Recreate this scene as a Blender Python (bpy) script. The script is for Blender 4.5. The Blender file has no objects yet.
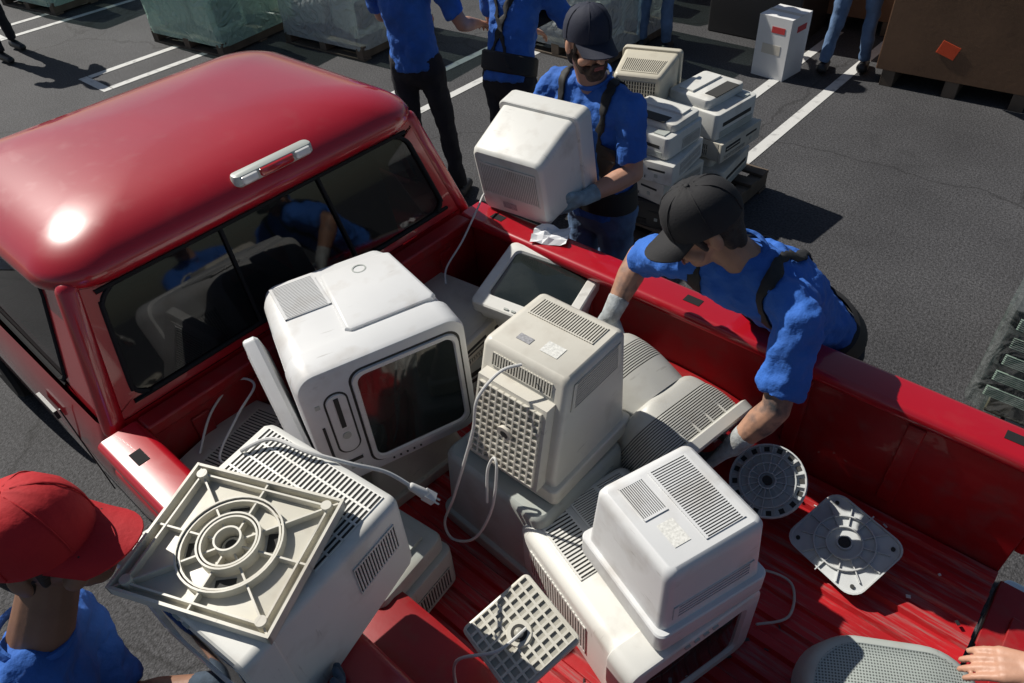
import bpy, bmesh, math, random
from mathutils import Vector, Matrix
V=Vector
random.seed(7)
sc=bpy.context.scene
COL=sc.collection
sc.view_settings.view_transform='Standard'
sc.view_settings.look='None'
sc.view_settings.exposure=0

# ------------------------------------------------------------------ materials
def pmat(name,c,rough=.5,metal=0,coat=0,nz=None,bump=None,dirt=None,spec=None):
    m=bpy.data.materials.new(name); m.use_nodes=True
    nt=m.node_tree; N=nt.nodes; L=nt.links
    b=N['Principled BSDF']
    b.inputs['Base Color'].default_value=(*c,1)
    b.inputs['Roughness'].default_value=rough
    b.inputs['Metallic'].default_value=metal
    b.inputs['Coat Weight'].default_value=coat
    b.inputs['Coat Roughness'].default_value=.04
    if spec is not None: b.inputs['Specular IOR Level'].default_value=spec
    tc=N.new('ShaderNodeTexCoord')
    last=None
    def noise(scale,detail=5):
        n=N.new('ShaderNodeTexNoise'); n.inputs['Scale'].default_value=scale
        n.inputs['Detail'].default_value=detail
        L.new(tc.outputs['Object'],n.inputs['Vector']); return n
    if nz:
        n=noise(nz[0]); r=N.new('ShaderNodeValToRGB')
        r.color_ramp.elements[0].position=.3; r.color_ramp.elements[1].position=.7
        a=nz[1]
        r.color_ramp.elements[0].color=(*[x*(1-a) for x in c],1)
        r.color_ramp.elements[1].color=(*[min(1,x*(1+a)) for x in c],1)
        L.new(n.outputs['Fac'],r.inputs['Fac']); last=r.outputs['Color']
        L.new(last,b.inputs['Base Color'])
    if dirt:
        n=noise(dirt[0],8); r=N.new('ShaderNodeValToRGB')
        r.color_ramp.elements[0].position=dirt[3] if len(dirt)>3 else .52
        r.color_ramp.elements[1].position=.75
        r.color_ramp.elements[0].color=(0,0,0,1); r.color_ramp.elements[1].color=(dirt[2],)*3+(1,)
        L.new(n.outputs['Fac'],r.inputs['Fac'])
        mx=N.new('ShaderNodeMix'); mx.data_type='RGBA'
        L.new(r.outputs['Color'],mx.inputs[0])
        if last: L.new(last,mx.inputs[6])
        else: mx.inputs[6].default_value=(*c,1)
        mx.inputs[7].default_value=(*dirt[1],1)
        L.new(mx.outputs[2],b.inputs['Base Color'])
        rm=N.new('ShaderNodeMath'); rm.operation='MULTIPLY_ADD'; rm.inputs[1].default_value=.35; rm.inputs[2].default_value=rough
        L.new(r.outputs['Color'],rm.inputs[0]); L.new(rm.outputs[0],b.inputs['Roughness'])
    if bump:
        n=noise(bump[0],4); bp=N.new('ShaderNodeBump')
        bp.inputs['Strength'].default_value=bump[1]; bp.inputs['Distance'].default_value=bump[2] if len(bump)>2 else .01
        L.new(n.outputs['Fac'],bp.inputs['Height']); L.new(bp.outputs['Normal'],b.inputs['Normal'])
    return m

def plast(name,c):
    m=pmat(name,c,.42,nz=(2.5,.08),bump=(350,.05,.001),dirt=(9,(.30,.25,.19),.42,.53))
    nt=m.node_tree;N=nt.nodes;L=nt.links;b=N['Principled BSDF']
    src=b.inputs['Base Color'].links[0].from_socket
    tc=N.new('ShaderNodeTexCoord');mp=N.new('ShaderNodeMapping');mp.inputs['Scale'].default_value=(60,7,9);mp.inputs['Rotation'].default_value=(.4,.7,.5)
    n=N.new('ShaderNodeTexNoise');n.inputs['Scale'].default_value=1.4;n.inputs['Detail'].default_value=6
    L.new(tc.outputs['Object'],mp.inputs[0]);L.new(mp.outputs[0],n.inputs['Vector'])
    r=N.new('ShaderNodeValToRGB');r.color_ramp.elements[0].position=.66;r.color_ramp.elements[1].position=.72
    r.color_ramp.elements[0].color=(0,0,0,1);r.color_ramp.elements[1].color=(.35,.35,.35,1)
    L.new(n.outputs['Fac'],r.inputs['Fac']);mx=N.new('ShaderNodeMix');mx.data_type='RGBA'
    L.new(r.outputs['Color'],mx.inputs[0]);L.new(src,mx.inputs[6]);mx.inputs[7].default_value=(.22,.20,.17,1)
    L.new(mx.outputs[2],b.inputs['Base Color'])
    return m
WHITE=plast('plastic_white',(.70,.70,.66))
PLAT=plast('plastic_platinum',(.67,.68,.68))
BEIGE=plast('plastic_beige',(.56,.53,.45))
CREAM=plast('plastic_cream',(.63,.605,.53))
TAN=plast('plastic_yellowed',(.60,.56,.45))
GREY=plast('plastic_grey',(.42,.45,.42))
GREYB=plast('plastic_warm_grey',(.55,.545,.50))
GREYL=plast('plastic_inner_grey',(.38,.37,.32))
DARK=pmat('vent_dark',(.035,.035,.033),.8)
SCREEN=pmat('crt_glass',(.014,.019,.018),.07,coat=.4,dirt=(6,(.09,.10,.09),.22,.48))
LABEL=pmat('label_paper',(.68,.68,.64),.6,nz=(160,.2))
LABEL2=pmat('label_silver',(.35,.35,.36),.4,nz=(160,.3))
RED=pmat('red_paint',(.40,.005,.014),.30,coat=1,nz=(1.5,.10),dirt=(14,(.34,.07,.06),.12,.56))
REDBED=pmat('red_bed_paint',(.27,.005,.008),.45,coat=.2,nz=(3,.3),dirt=(17,(.17,.06,.05),.5,.5),bump=(60,.15,.002))
def floor_mat():
    m=pmat('red_bed_floor_paint',(.42,.008,.012),.5,coat=.1,nz=(3,.3),bump=(60,.2,.002))
    nt=m.node_tree;N=nt.nodes;L=nt.links;b=N['Principled BSDF']
    src=b.inputs['Base Color'].links[0].from_socket
    tc=N.new('ShaderNodeTexCoord');mp=N.new('ShaderNodeMapping');mp.inputs['Scale'].default_value=(2.5,38,10)
    n=N.new('ShaderNodeTexNoise');n.inputs['Scale'].default_value=1.6;n.inputs['Detail'].default_value=9;n.inputs['Roughness'].default_value=.7
    L.new(tc.outputs['Object'],mp.inputs[0]);L.new(mp.outputs[0],n.inputs['Vector'])
    r=N.new('ShaderNodeValToRGB');r.color_ramp.elements[0].position=.50;r.color_ramp.elements[1].position=.66
    r.color_ramp.elements[0].color=(0,0,0,1);r.color_ramp.elements[1].color=(.75,.75,.75,1)
    L.new(n.outputs['Fac'],r.inputs['Fac']);mx=N.new('ShaderNodeMix');mx.data_type='RGBA'
    L.new(r.outputs['Color'],mx.inputs[0]);L.new(src,mx.inputs[6]);mx.inputs[7].default_value=(.28,.18,.17,1)
    L.new(mx.outputs[2],b.inputs['Base Color']); return m
REDFL=floor_mat()
RUB=pmat('black_rubber',(.018,.018,.019),.85,bump=(60,.2,.003),spec=.2)
BLK=pmat('black_plastic',(.02,.02,.022),.45)
CHROME=pmat('chrome',(.7,.7,.7),.18,1)
LENSR=pmat('red_lens',(.40,.01,.01),.15,coat=1)
LENSW=pmat('clear_lens',(.7,.7,.68),.15,coat=1)
SEAT=pmat('seat_cloth',(.05,.05,.055),.9,nz=(20,.3))
WOODD=pmat('pallet_wood_weathered',(.12,.09,.065),.85,nz=(6,.3),bump=(40,.4,.004))
WOOD=WOODD
CARD=pmat('cardboard',(.18,.10,.055),.85,nz=(3,.15),bump=(30,.2,.003))
CARDW=pmat('white_cardboard',(.76,.76,.75),.7,nz=(4,.05))
ORANGE=pmat('orange_label',(.85,.10,.03),.6)
SHIRT=pmat('blue_cotton',(.030,.135,.50),.85,nz=(7,.20),bump=(26,.7,.014))
JEANS=pmat('denim',(.10,.17,.30),.9,nz=(9,.3),bump=(25,.6,.01))
JEANSD=pmat('black_trousers',(.018,.018,.024),.9,nz=(9,.3),bump=(25,.5,.01))
SKIN=pmat('skin',(.50,.27,.18),.5,nz=(14,.14),bump=(120,.2,.002))
SKIN2=pmat('skin_tan',(.38,.20,.125),.5,nz=(14,.16),bump=(120,.2,.002))
SKIN3=pmat('skin_brown',(.24,.125,.08),.5,nz=(14,.16),bump=(120,.2,.002))
SKINT=pmat('skin_tattooed',(.42,.23,.15),.5,nz=(14,.14),bump=(120,.2,.002),dirt=(22,(.04,.05,.06),1.0,.44))
HAIR=pmat('dark_hair',(.022,.015,.011),.7,bump=(140,.8,.004),nz=(60,.4))
HAIRB=pmat('brown_beard',(.06,.036,.024),.8,bump=(160,.9,.004),nz=(80,.5))
CAPB=pmat('black_cap_cloth',(.012,.012,.014),.8,bump=(200,.3,.002))
CAPN=pmat('navy_cap_cloth',(.012,.016,.035),.8,bump=(200,.3,.002))
CAPR=pmat('red_cap_cloth',(.45,.008,.014),.8,nz=(8,.15),bump=(30,.4,.008))
GLOVE=pmat('grey_glove',(.38,.41,.42),.9,nz=(30,.3),bump=(160,.5,.003),dirt=(25,(.16,.13,.10),.6,.45))
GLOVEB=pmat('lightblue_glove',(.26,.38,.45),.9,nz=(30,.2),bump=(160,.5,.003),dirt=(25,(.12,.11,.10),.5,.45))
GLOVED=pmat('dark_glove',(.05,.075,.11),.9,nz=(30,.35),bump=(160,.6,.003))
STRAP=pmat('black_webbing',(.013,.013,.014),.7)
EYEW=pmat('eye_white',(.7,.68,.64),.2); EYED=pmat('eye_iris',(.02,.012,.008),.15)
LIP=pmat('lips',(.33,.11,.09),.5)
PAINT=pmat('road_paint',(.60,.60,.58),.7,dirt=(14,(.12,.12,.12),.55,.54))
CABLE=pmat('cable_grey',(.50,.49,.45),.5)
CABLEW=pmat('cable_white',(.62,.62,.6),.5)
STAND=plast('plastic_stand',(.62,.60,.52))
STANDB=plast('plastic_stand_blueish',(.52,.54,.54))
PAPER=pmat('white_paper',(.75,.76,.78),.8)
def asphalt():
    m=bpy.data.materials.new('asphalt'); m.use_nodes=True
    nt=m.node_tree;N=nt.nodes;L=nt.links;b=N['Principled BSDF']
    b.inputs['Roughness'].default_value=.82
    tc=N.new('ShaderNodeTexCoord')
    n1=N.new('ShaderNodeTexNoise');n1.inputs['Scale'].default_value=.8;n1.inputs['Detail'].default_value=10;n1.inputs['Roughness'].default_value=.65
    n2=N.new('ShaderNodeTexNoise');n2.inputs['Scale'].default_value=70;n2.inputs['Detail'].default_value=3
    n3=N.new('ShaderNodeTexVoronoi');n3.inputs['Scale'].default_value=130
    for n in(n1,n2,n3):L.new(tc.outputs['Object'],n.inputs['Vector'])
    r1=N.new('ShaderNodeValToRGB');r1.color_ramp.elements[0].position=.35;r1.color_ramp.elements[1].position=.7
    r1.color_ramp.elements[0].color=(.036,.036,.039,1);r1.color_ramp.elements[1].color=(.066,.066,.070,1)
    r2=N.new('ShaderNodeValToRGB');r2.color_ramp.elements[0].position=.35;r2.color_ramp.elements[1].position=.72
    r2.color_ramp.elements[0].color=(.55,.55,.55,1);r2.color_ramp.elements[1].color=(1.7,1.7,1.7,1)
    L.new(n1.outputs['Fac'],r1.inputs['Fac']);L.new(n2.outputs['Fac'],r2.inputs['Fac'])
    mx=N.new('ShaderNodeMix');mx.data_type='RGBA';mx.blend_type='MULTIPLY';mx.inputs[0].default_value=1
    L.new(r1.outputs['Color'],mx.inputs[6]);L.new(r2.outputs['Color'],mx.inputs[7])
    n4=N.new('ShaderNodeTexNoise');n4.inputs['Scale'].default_value=1.3;n4.inputs['Detail'].default_value=2
    L.new(tc.outputs['Object'],n4.inputs['Vector'])
    r4=N.new('ShaderNodeValToRGB');r4.color_ramp.elements[0].position=.66;r4.color_ramp.elements[1].position=.74
    r4.color_ramp.elements[0].color=(1,1,1,1);r4.color_ramp.elements[1].color=(.5,.5,.5,1)
    L.new(n4.outputs['Fac'],r4.inputs['Fac'])
    m2=N.new('ShaderNodeMix');m2.data_type='RGBA';m2.blend_type='MULTIPLY';m2.inputs[0].default_value=1
    L.new(mx.outputs[2],m2.inputs[6]);L.new(r4.outputs['Color'],m2.inputs[7])
    v=N.new('ShaderNodeTexVoronoi');v.feature='DISTANCE_TO_EDGE';v.inputs['Scale'].default_value=.42
    nw=N.new('ShaderNodeTexNoise');nw.inputs['Scale'].default_value=3;nw.inputs['Detail'].default_value=6
    L.new(tc.outputs['Object'],nw.inputs['Vector'])
    ad=N.new('ShaderNodeMix');ad.data_type='RGBA';ad.blend_type='ADD';ad.inputs[0].default_value=.35
    L.new(tc.outputs['Object'],ad.inputs[6]);L.new(nw.outputs['Color'],ad.inputs[7]);L.new(ad.outputs[2],v.inputs['Vector'])
    r5=N.new('ShaderNodeValToRGB');r5.color_ramp.elements[0].position=.001;r5.color_ramp.elements[1].position=.006
    r5.color_ramp.elements[0].color=(.35,.35,.35,1);r5.color_ramp.elements[1].color=(1,1,1,1)
    L.new(v.outputs['Distance'],r5.inputs['Fac'])
    m3=N.new('ShaderNodeMix');m3.data_type='RGBA';m3.blend_type='MULTIPLY';m3.inputs[0].default_value=.8
    L.new(m2.outputs[2],m3.inputs[6]);L.new(r5.outputs['Color'],m3.inputs[7])
    L.new(m3.outputs[2],b.inputs['Base Color'])
    bp=N.new('ShaderNodeBump');bp.inputs['Strength'].default_value=.5;bp.inputs['Distance'].default_value=.006
    L.new(n3.outputs['Distance'],bp.inputs['Height']);L.new(bp.outputs['Normal'],b.inputs['Normal'])
    return m
ASPH=asphalt()
def perforated():
    m=pmat('perforated_plastic',(.36,.40,.38),.5)
    nt=m.node_tree;N=nt.nodes;L=nt.links;b=N['Principled BSDF']
    tc=N.new('ShaderNodeTexCoord');v=N.new('ShaderNodeTexVoronoi');v.inputs['Scale'].default_value=150;v.inputs['Randomness'].default_value=0
    mp=N.new('ShaderNodeMapping');mp.inputs['Scale'].default_value=(1,1,.0)
    L.new(tc.outputs['Object'],mp.inputs[0]);L.new(mp.outputs[0],v.inputs['Vector'])
    r=N.new('ShaderNodeValToRGB');r.color_ramp.elements[0].position=.28;r.color_ramp.elements[1].position=.36
    r.color_ramp.elements[0].color=(.10,.11,.10,1);r.color_ramp.elements[1].color=(.40,.44,.41,1)
    L.new(v.outputs['Distance'],r.inputs['Fac']);L.new(r.outputs['Color'],b.inputs['Base Color']);return m
PERF=perforated()
def film(name,tint,tr,rough,gl=.3,tcol=(.8,.9,.85)):
    m=bpy.data.materials.new(name); m.use_nodes=True
    nt=m.node_tree;N=nt.nodes;L=nt.links
    b=N['Principled BSDF'];b.inputs['Base Color'].default_value=(*tint,1);b.inputs['Roughness'].default_value=rough
    b.inputs['Coat Weight'].default_value=gl
    t=N.new('ShaderNodeBsdfTransparent');t.inputs['Color'].default_value=(*tcol,1) if tr>.3 else (.5,.52,.52,1)
    mx=N.new('ShaderNodeMixShader');mx.inputs[0].default_value=1-tr
    L.new(t.outputs[0],mx.inputs[1]);L.new(b.outputs[0],mx.inputs[2])
    L.new(mx.outputs[0],N['Material Output'].inputs['Surface'])
    if tr>.3:
        tc=N.new('ShaderNodeTexCoord');n=N.new('ShaderNodeTexNoise');n.inputs['Scale'].default_value=6;n.inputs['Distortion'].default_value=2
        L.new(tc.outputs['Object'],n.inputs['Vector']);bp=N.new('ShaderNodeBump');bp.inputs['Strength'].default_value=.9;bp.inputs['Distance'].default_value=.05
        L.new(n.outputs['Fac'],bp.inputs['Height']);L.new(bp.outputs['Normal'],b.inputs['Normal'])
    return m
FILM=film('stretch_film_green',(.52,.78,.66),.40,.2)
FILMC=film('stretch_film_clear',(.75,.80,.80),.5,.2)
GLASS=film('tinted_window',(.006,.008,.009),.16,.04,.25)

# ------------------------------------------------------------------ mesh builder
def rr(w,h,r,seg=4):
    r=min(r,w/2-.0005,h/2-.0005); pts=[]
    for cx,cy,a0 in((w/2-r,h/2-r,0),(-w/2+r,h/2-r,90),(-w/2+r,-h/2+r,180),(w/2-r,-h/2+r,270)):
        for i in range(seg+1):
            a=math.radians(a0+90*i/seg); pts.append((cx+r*math.cos(a),cy+r*math.sin(a)))
    return pts
class MB:
    def __init__(s): s.v=[];s.f=[];s.m=[]
    def add(s,vs,fs,mi=0):
        o=len(s.v); s.v+=[V(p) for p in vs]
        for f in fs: s.f.append([i+o for i in f]); s.m.append(mi)
    def box(s,c,sz,mi=0,R=None):
        vs=[]
        for x in(-.5,.5):
            for y in(-.5,.5):
                for z in(-.5,.5):
                    p=V((x*sz[0],y*sz[1],z*sz[2]))
                    if R: p=R@p
                    vs.append(V(c)+p)
        s.add(vs,[(0,1,3,2),(4,6,7,5),(0,4,5,1),(2,3,7,6),(0,2,6,4),(1,5,7,3)],mi)
    def loft(s,rings,mi=0,c0=True,c1=True):
        n=len(rings[0]); vs=[p for r in rings for p in r]; fs=[]
        for k in range(len(rings)-1):
            for i in range(n):
                j=(i+1)%n; fs.append((k*n+i,k*n+j,(k+1)*n+j,(k+1)*n+i))
        if c0: fs.append(tuple(range(n-1,-1,-1)))
        if c1: fs.append(tuple(range((len(rings)-1)*n,len(rings)*n)))
        s.add(vs,fs,mi)
    def rbox(s,c,sz,r=.02,ch=.006,mi=0,R=None,seg=4):
        rings=[]
        for z,ins in((-sz[2]/2,ch),(-sz[2]/2+ch,0),(sz[2]/2-ch,0),(sz[2]/2-ch*.3,ch*.3),(sz[2]/2,ch)):
            ring=[]
            for x,y in rr(sz[0]-2*ins,sz[1]-2*ins,max(r-ins,.002),seg):
                p=V((x,y,z)); 
                if R: p=R@p
                ring.append(V(c)+p)
            rings.append(ring)
        s.loft(rings,mi)
    def cap(s,p0,p1,r0,r1,side=None,su=1,sv=1,flat0=False,flat1=False,mi=0,n=14):
        p0=V(p0);p1=V(p1);w=p1-p0
        if w.length<1e-6: w=V((0,0,1e-5))
        w=w.normalized()
        u=V(side) if side is not None else (V((1,0,0)) if abs(w.x)<.8 else V((0,1,0)))
        u=(u-w*u.dot(w)); u=u.normalized() if u.length>1e-5 else w.orthogonal().normalized()
        v=w.cross(u); rings=[]
        def ring(c,r): return [c+u*(r*su*math.cos(2*math.pi*i/n))+v*(r*sv*math.sin(2*math.pi*i/n)) for i in range(n)]
        if not flat0:
            for a in(-80,-60,-38,-18): rings.append(ring(p0+w*(r0*math.sin(math.radians(a))),r0*math.cos(math.radians(a))))
        rings.append(ring(p0,r0)); rings.append(ring(p1,r1))
        if not flat1:
            for a in(18,38,60,80): rings.append(ring(p1+w*(r1*math.sin(math.radians(a))),r1*math.cos(math.radians(a))))
        s.loft(rings,mi)
    def ell(s,c,rx,ry,rz,mi=0,n=16,m=10):
        c=V(c);rings=[]
        for k in range(1,m):
            a=math.pi*k/m
            rings.append([c+V((rx*math.sin(a)*math.cos(2*math.pi*i/n),ry*math.sin(a)*math.sin(2*math.pi*i/n),rz*math.cos(a))) for i in range(n)])
        s.loft(rings,mi)
    def ringwall(s,c,r,t,h,mi=0,n=40):
        c=V(c); rs=[]
        for rad,z in((r-t/2,0),(r-t/2,h),(r+t/2,h),(r+t/2,0)):
            rs.append([c+V((rad*math.cos(2*math.pi*i/n),rad*math.sin(2*math.pi*i/n),z)) for i in range(n)])
        rs.append(rs[0]); s.loft(rs,mi,False,False)
    def cyl(s,c0,c1,r0,r1=None,mi=0,n=28):
        s.cap(c0,c1,r0,r0 if r1 is None else r1,flat0=True,flat1=True,mi=mi,n=n)
    def tube(s,pts,r,mi=0,seg=8,sub=8):
        pts=[V(p) for p in pts]; P=[]
        q=[pts[0]]+pts+[pts[-1]]
        for i in range(1,len(q)-2):
            for k in range(sub):
                t=k/sub; a,b,c,d=q[i-1],q[i],q[i+1],q[i+2]
                P.append(.5*((2*b)+(c-a)*t+(2*a-5*b+4*c-d)*t*t+(3*b-a-3*c+d)*t**3))
        P.append(pts[-1]); rings=[]; u=None
        for i,p in enumerate(P):
            w=(P[min(i+1,len(P)-1)]-P[max(i-1,0)]).normalized()
            if u is None: u=w.orthogonal().normalized()
            u=(u-w*u.dot(w)).normalized(); v=w.cross(u)
            rings.append([p+u*(r*math.cos(2*math.pi*k/seg))+v*(r*math.sin(2*math.pi*k/seg)) for k in range(seg)])
        s.loft(rings,mi)
    def vent(s,a,b,c,d,out,n,rows=1,mi=0,dk=1,fill=.5,hgt=.003,rfill=.12):
        a,b,c,d=map(V,(a,b,c,d)); nn=(b-a).cross(d-a).normalized()
        if nn.dot(V(out))<0: nn=-nn
        P=lambda u,v:(a*(1-u)+b*u)*(1-v)+(d*(1-u)+c*u)*v
        e=nn*.0008
        s.add([P(0,0)+e,P(1,0)+e,P(1,1)+e,P(0,1)+e],[(0,1,2,3)],dk)
        def bar(u0,u1,v0,v1,h):
            q=[P(u0,v0),P(u1,v0),P(u1,v1),P(u0,v1)]
            s.add([x-nn*.002 for x in q]+[x+nn*h for x in q],[(4,5,6,7),(0,1,5,4),(1,2,6,5),(2,3,7,6),(3,0,4,7)],mi)
        for i in range(n+1):
            u0=max(0,(i-fill/2)/n);u1=min(1,(i+fill/2)/n); bar(u0,u1,0,1,hgt)
        for j in range(rows+1):
            v0=max(0,(j-rfill/2)/rows);v1=min(1,(j+rfill/2)/rows); bar(0,1,v0,v1,hgt+.0003)
    def quad(s,a,b,c,d,mi=0): s.add([a,b,c,d],[(0,1,2,3)],mi)
    def obj(s,name,mats,parent=None,M=None,org=None,ang=38,bevel=0,smooth=True,remesh=0,smo=0,disp=0):
        me=bpy.data.meshes.new(name)
        vs=s.v if org is None else [p-V(org) for p in s.v]
        me.from_pydata([tuple(p) for p in vs],[],s.f)
        for m in (mats if isinstance(mats,(list,tuple)) else [mats]): me.materials.append(m)
        for p,mi in zip(me.polygons,s.m): p.material_index=mi
        bm=bmesh.new();bm.from_mesh(me);bmesh.ops.recalc_face_normals(bm,faces=bm.faces);bm.to_mesh(me);bm.free()
        if smooth:
            me.shade_smooth(); me.set_sharp_from_angle(angle=math.radians(ang))
        o=bpy.data.objects.new(name,me);COL.objects.link(o)
        if parent: o.parent=parent
        if M is not None: o.matrix_local=M if isinstance(M,Matrix) else Matrix.Translation(M)
        if bevel:
            b=o.modifiers.new('bevel','BEVEL');b.width=bevel;b.segments=2;b.limit_method='ANGLE';b.angle_limit=math.radians(40)
        if remesh:
            r=o.modifiers.new('remesh','REMESH');r.mode='VOXEL';r.voxel_size=remesh;r.use_smooth_shade=True
            if smo:
                q=o.modifiers.new('smooth','SMOOTH');q.iterations=smo;q.factor=.5
            if disp:
                for tx,k in((CLOUD,1),(CLOUD2,.55)):
                    d=o.modifiers.new('folds','DISPLACE');d.texture=tx;d.strength=disp*k;d.mid_level=.5
        return o
CLOUD=bpy.data.textures.new('folds','CLOUDS');CLOUD.noise_scale=.10;CLOUD.noise_depth=1
CLOUD2=bpy.data.textures.new('folds_fine','CLOUDS');CLOUD2.noise_scale=.035;CLOUD2.noise_depth=1
def empty(name,loc=(0,0,0),M=None):
    e=bpy.data.objects.new(name,None);COL.objects.link(e);e.empty_display_size=.1
    if M is not None: e.matrix_world=M
    else: e.location=loc
    return e
def frame(loc,xd,zd):
    x=V(xd).normalized(); z=V(zd); y=z.cross(x).normalized(); z=x.cross(y)
    M=Matrix((x,y,z)).transposed().to_4x4(); M.translation=V(loc); return M

# ------------------------------------------------------------------ CRT monitor (screen at local +X, up +Z)
def monitor(name,M,w=.40,h=.37,d=.40,bw=.28,bh=.26,dz=.0,body=BEIGE,vents=(),labels=(),bd=.05,r=.025,curve=0,parent=None,lattice=None,br=None):
    b=MB()
    br=r if br is None else br
    def ring(x,ww,hh,zc,rad): return [V((x,p[0],p[1]+zc)) for p in rr(ww,hh,rad,6)]
    xa=-bd-.03; A=(w-.035,h-.035,0); xb=-d+.02; B=(bw,bh,dz)
    iw,ih=w*.80,h*.72; zc0=h*.035
    rings=[ring(-.010,iw-.012,ih-.012,zc0,.02),ring(-.001,iw,ih,zc0,.025)]
    rings+=[ring(0,w-.016,h-.016,0,r),ring(-.004,w-.005,h-.005,0,r),ring(-.012,w,h,0,r),ring(-bd+.004,w,h,0,r),ring(-bd,w-.006,h-.006,0,r),
        ring(-bd-.001,w-.028,h-.028,0,r),ring(xa,*A,r)]
    def sec(t):
        e=t if not curve else t**(1+curve)
        return (A[0]+(B[0]-A[0])*e,A[1]+(B[1]-A[1])*e,A[2]+(B[2]-A[2])*e)
    for t in ([.125*k for k in range(1,8)] if curve else []): rings.append(ring(xa+(xb-xa)*t,*sec(t),r+(br-r)*t))
    rings+=[ring(xb,*B,br),ring(-d+.006,bw-.012,bh-.012,dz,br),ring(-d,bw-.03,bh-.03,dz,br*.7)]
    b.loft(rings,0,False,True)
    sr=[]
    for k,(q,x) in enumerate(((1,-.010),(.85,-.005),(.6,-.001),(.3,.001))):
        sr.append(ring(x,(iw-.012)*q,(ih-.012)*q,zc0,.02*q+.002))
    b.loft(sr,2,False,True)
    for i in range(4): b.box((.002,-.05+i*.03,-h*.44),(.006,.016,.007),3)
    def FP(face,s,t):
        if face=='back': return V((-d,(t)*(bw/2-.03),(s*2-1)*(bh/2-.03)+dz))
        x=xa+(xb-xa)*s; ww,hh,zz=sec(s); q=r+(br-r)*s
        if face=='top': return V((x,t*(ww/2-q),zz+hh/2))
        if face=='bottom': return V((x,t*(ww/2-q),zz-hh/2))
        if face=='left': return V((x,ww/2,zz+t*(hh/2-q)))
        if face=='right': return V((x,-ww/2,zz+t*(hh/2-q)))
    OUT={'back':(-1,0,0),'top':(0,0,1),'bottom':(0,0,-1),'left':(0,1,0),'right':(0,-1,0)}
    for vt in vents:
        face,s0,s1,t0,t1,n,rows,along=vt[:8]; fill=vt[8] if len(vt)>8 else .5
        segs=1 if not curve or face=='back' else 4
        for k in range(segs):
            u0,u1=s0+(s1-s0)*k/segs,s0+(s1-s0)*(k+1)/segs
            a,bb,c,dd=FP(face,u0,t0),FP(face,u1,t0),FP(face,u1,t1),FP(face,u0,t1)
            if along=='s': b.vent(a,bb,c,dd,OUT[face],max(1,n//segs),rows,fill=fill)
            else: b.vent(a,dd,c,bb,OUT[face],n,rows,fill=fill)
    for face,s0,s1,t0,t1,mi in labels:
        e=V(OUT[face])*.0015
        b.quad(FP(face,s0,t0)+e,FP(face,s1,t0)+e,FP(face,s1,t1)+e,FP(face,s0,t1)+e,mi)
    if lattice:
        face,s0,s1,t0,t1,n,rows,th=lattice
        e=V(OUT[face]).normalized()*th
        q=[FP(face,s0,t0),FP(face,s1,t0),FP(face,s1,t1),FP(face,s0,t1)]
        b.add([x-e*.2 for x in q]+[x+e for x in q],[(4,5,6,7),(0,1,5,4),(1,2,6,5),(2,3,7,6),(3,0,4,7)],0)
        g=.05
        P=lambda u,v:((q[0]*(1-u)+q[1]*u)*(1-v)+(q[3]*(1-u)+q[2]*u)*v)+e
        b.vent(P(g,g),P(1-g,g),P(1-g,1-g),P(g,1-g),OUT[face],n,rows,fill=.24,hgt=.009,rfill=.24,dk=6)
        c=P(.5,.5); nn=e.normalized()
        b.cyl(c,c+nn*.0115,.026,mi=0,n=20); b.cyl(c,c+nn*.0122,.013,mi=1,n=14)
    return b.obj(name,[body,DARK,SCREEN,GREY,LABEL,LABEL2,GREYL],parent=parent,M=M,ang=32)

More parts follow.
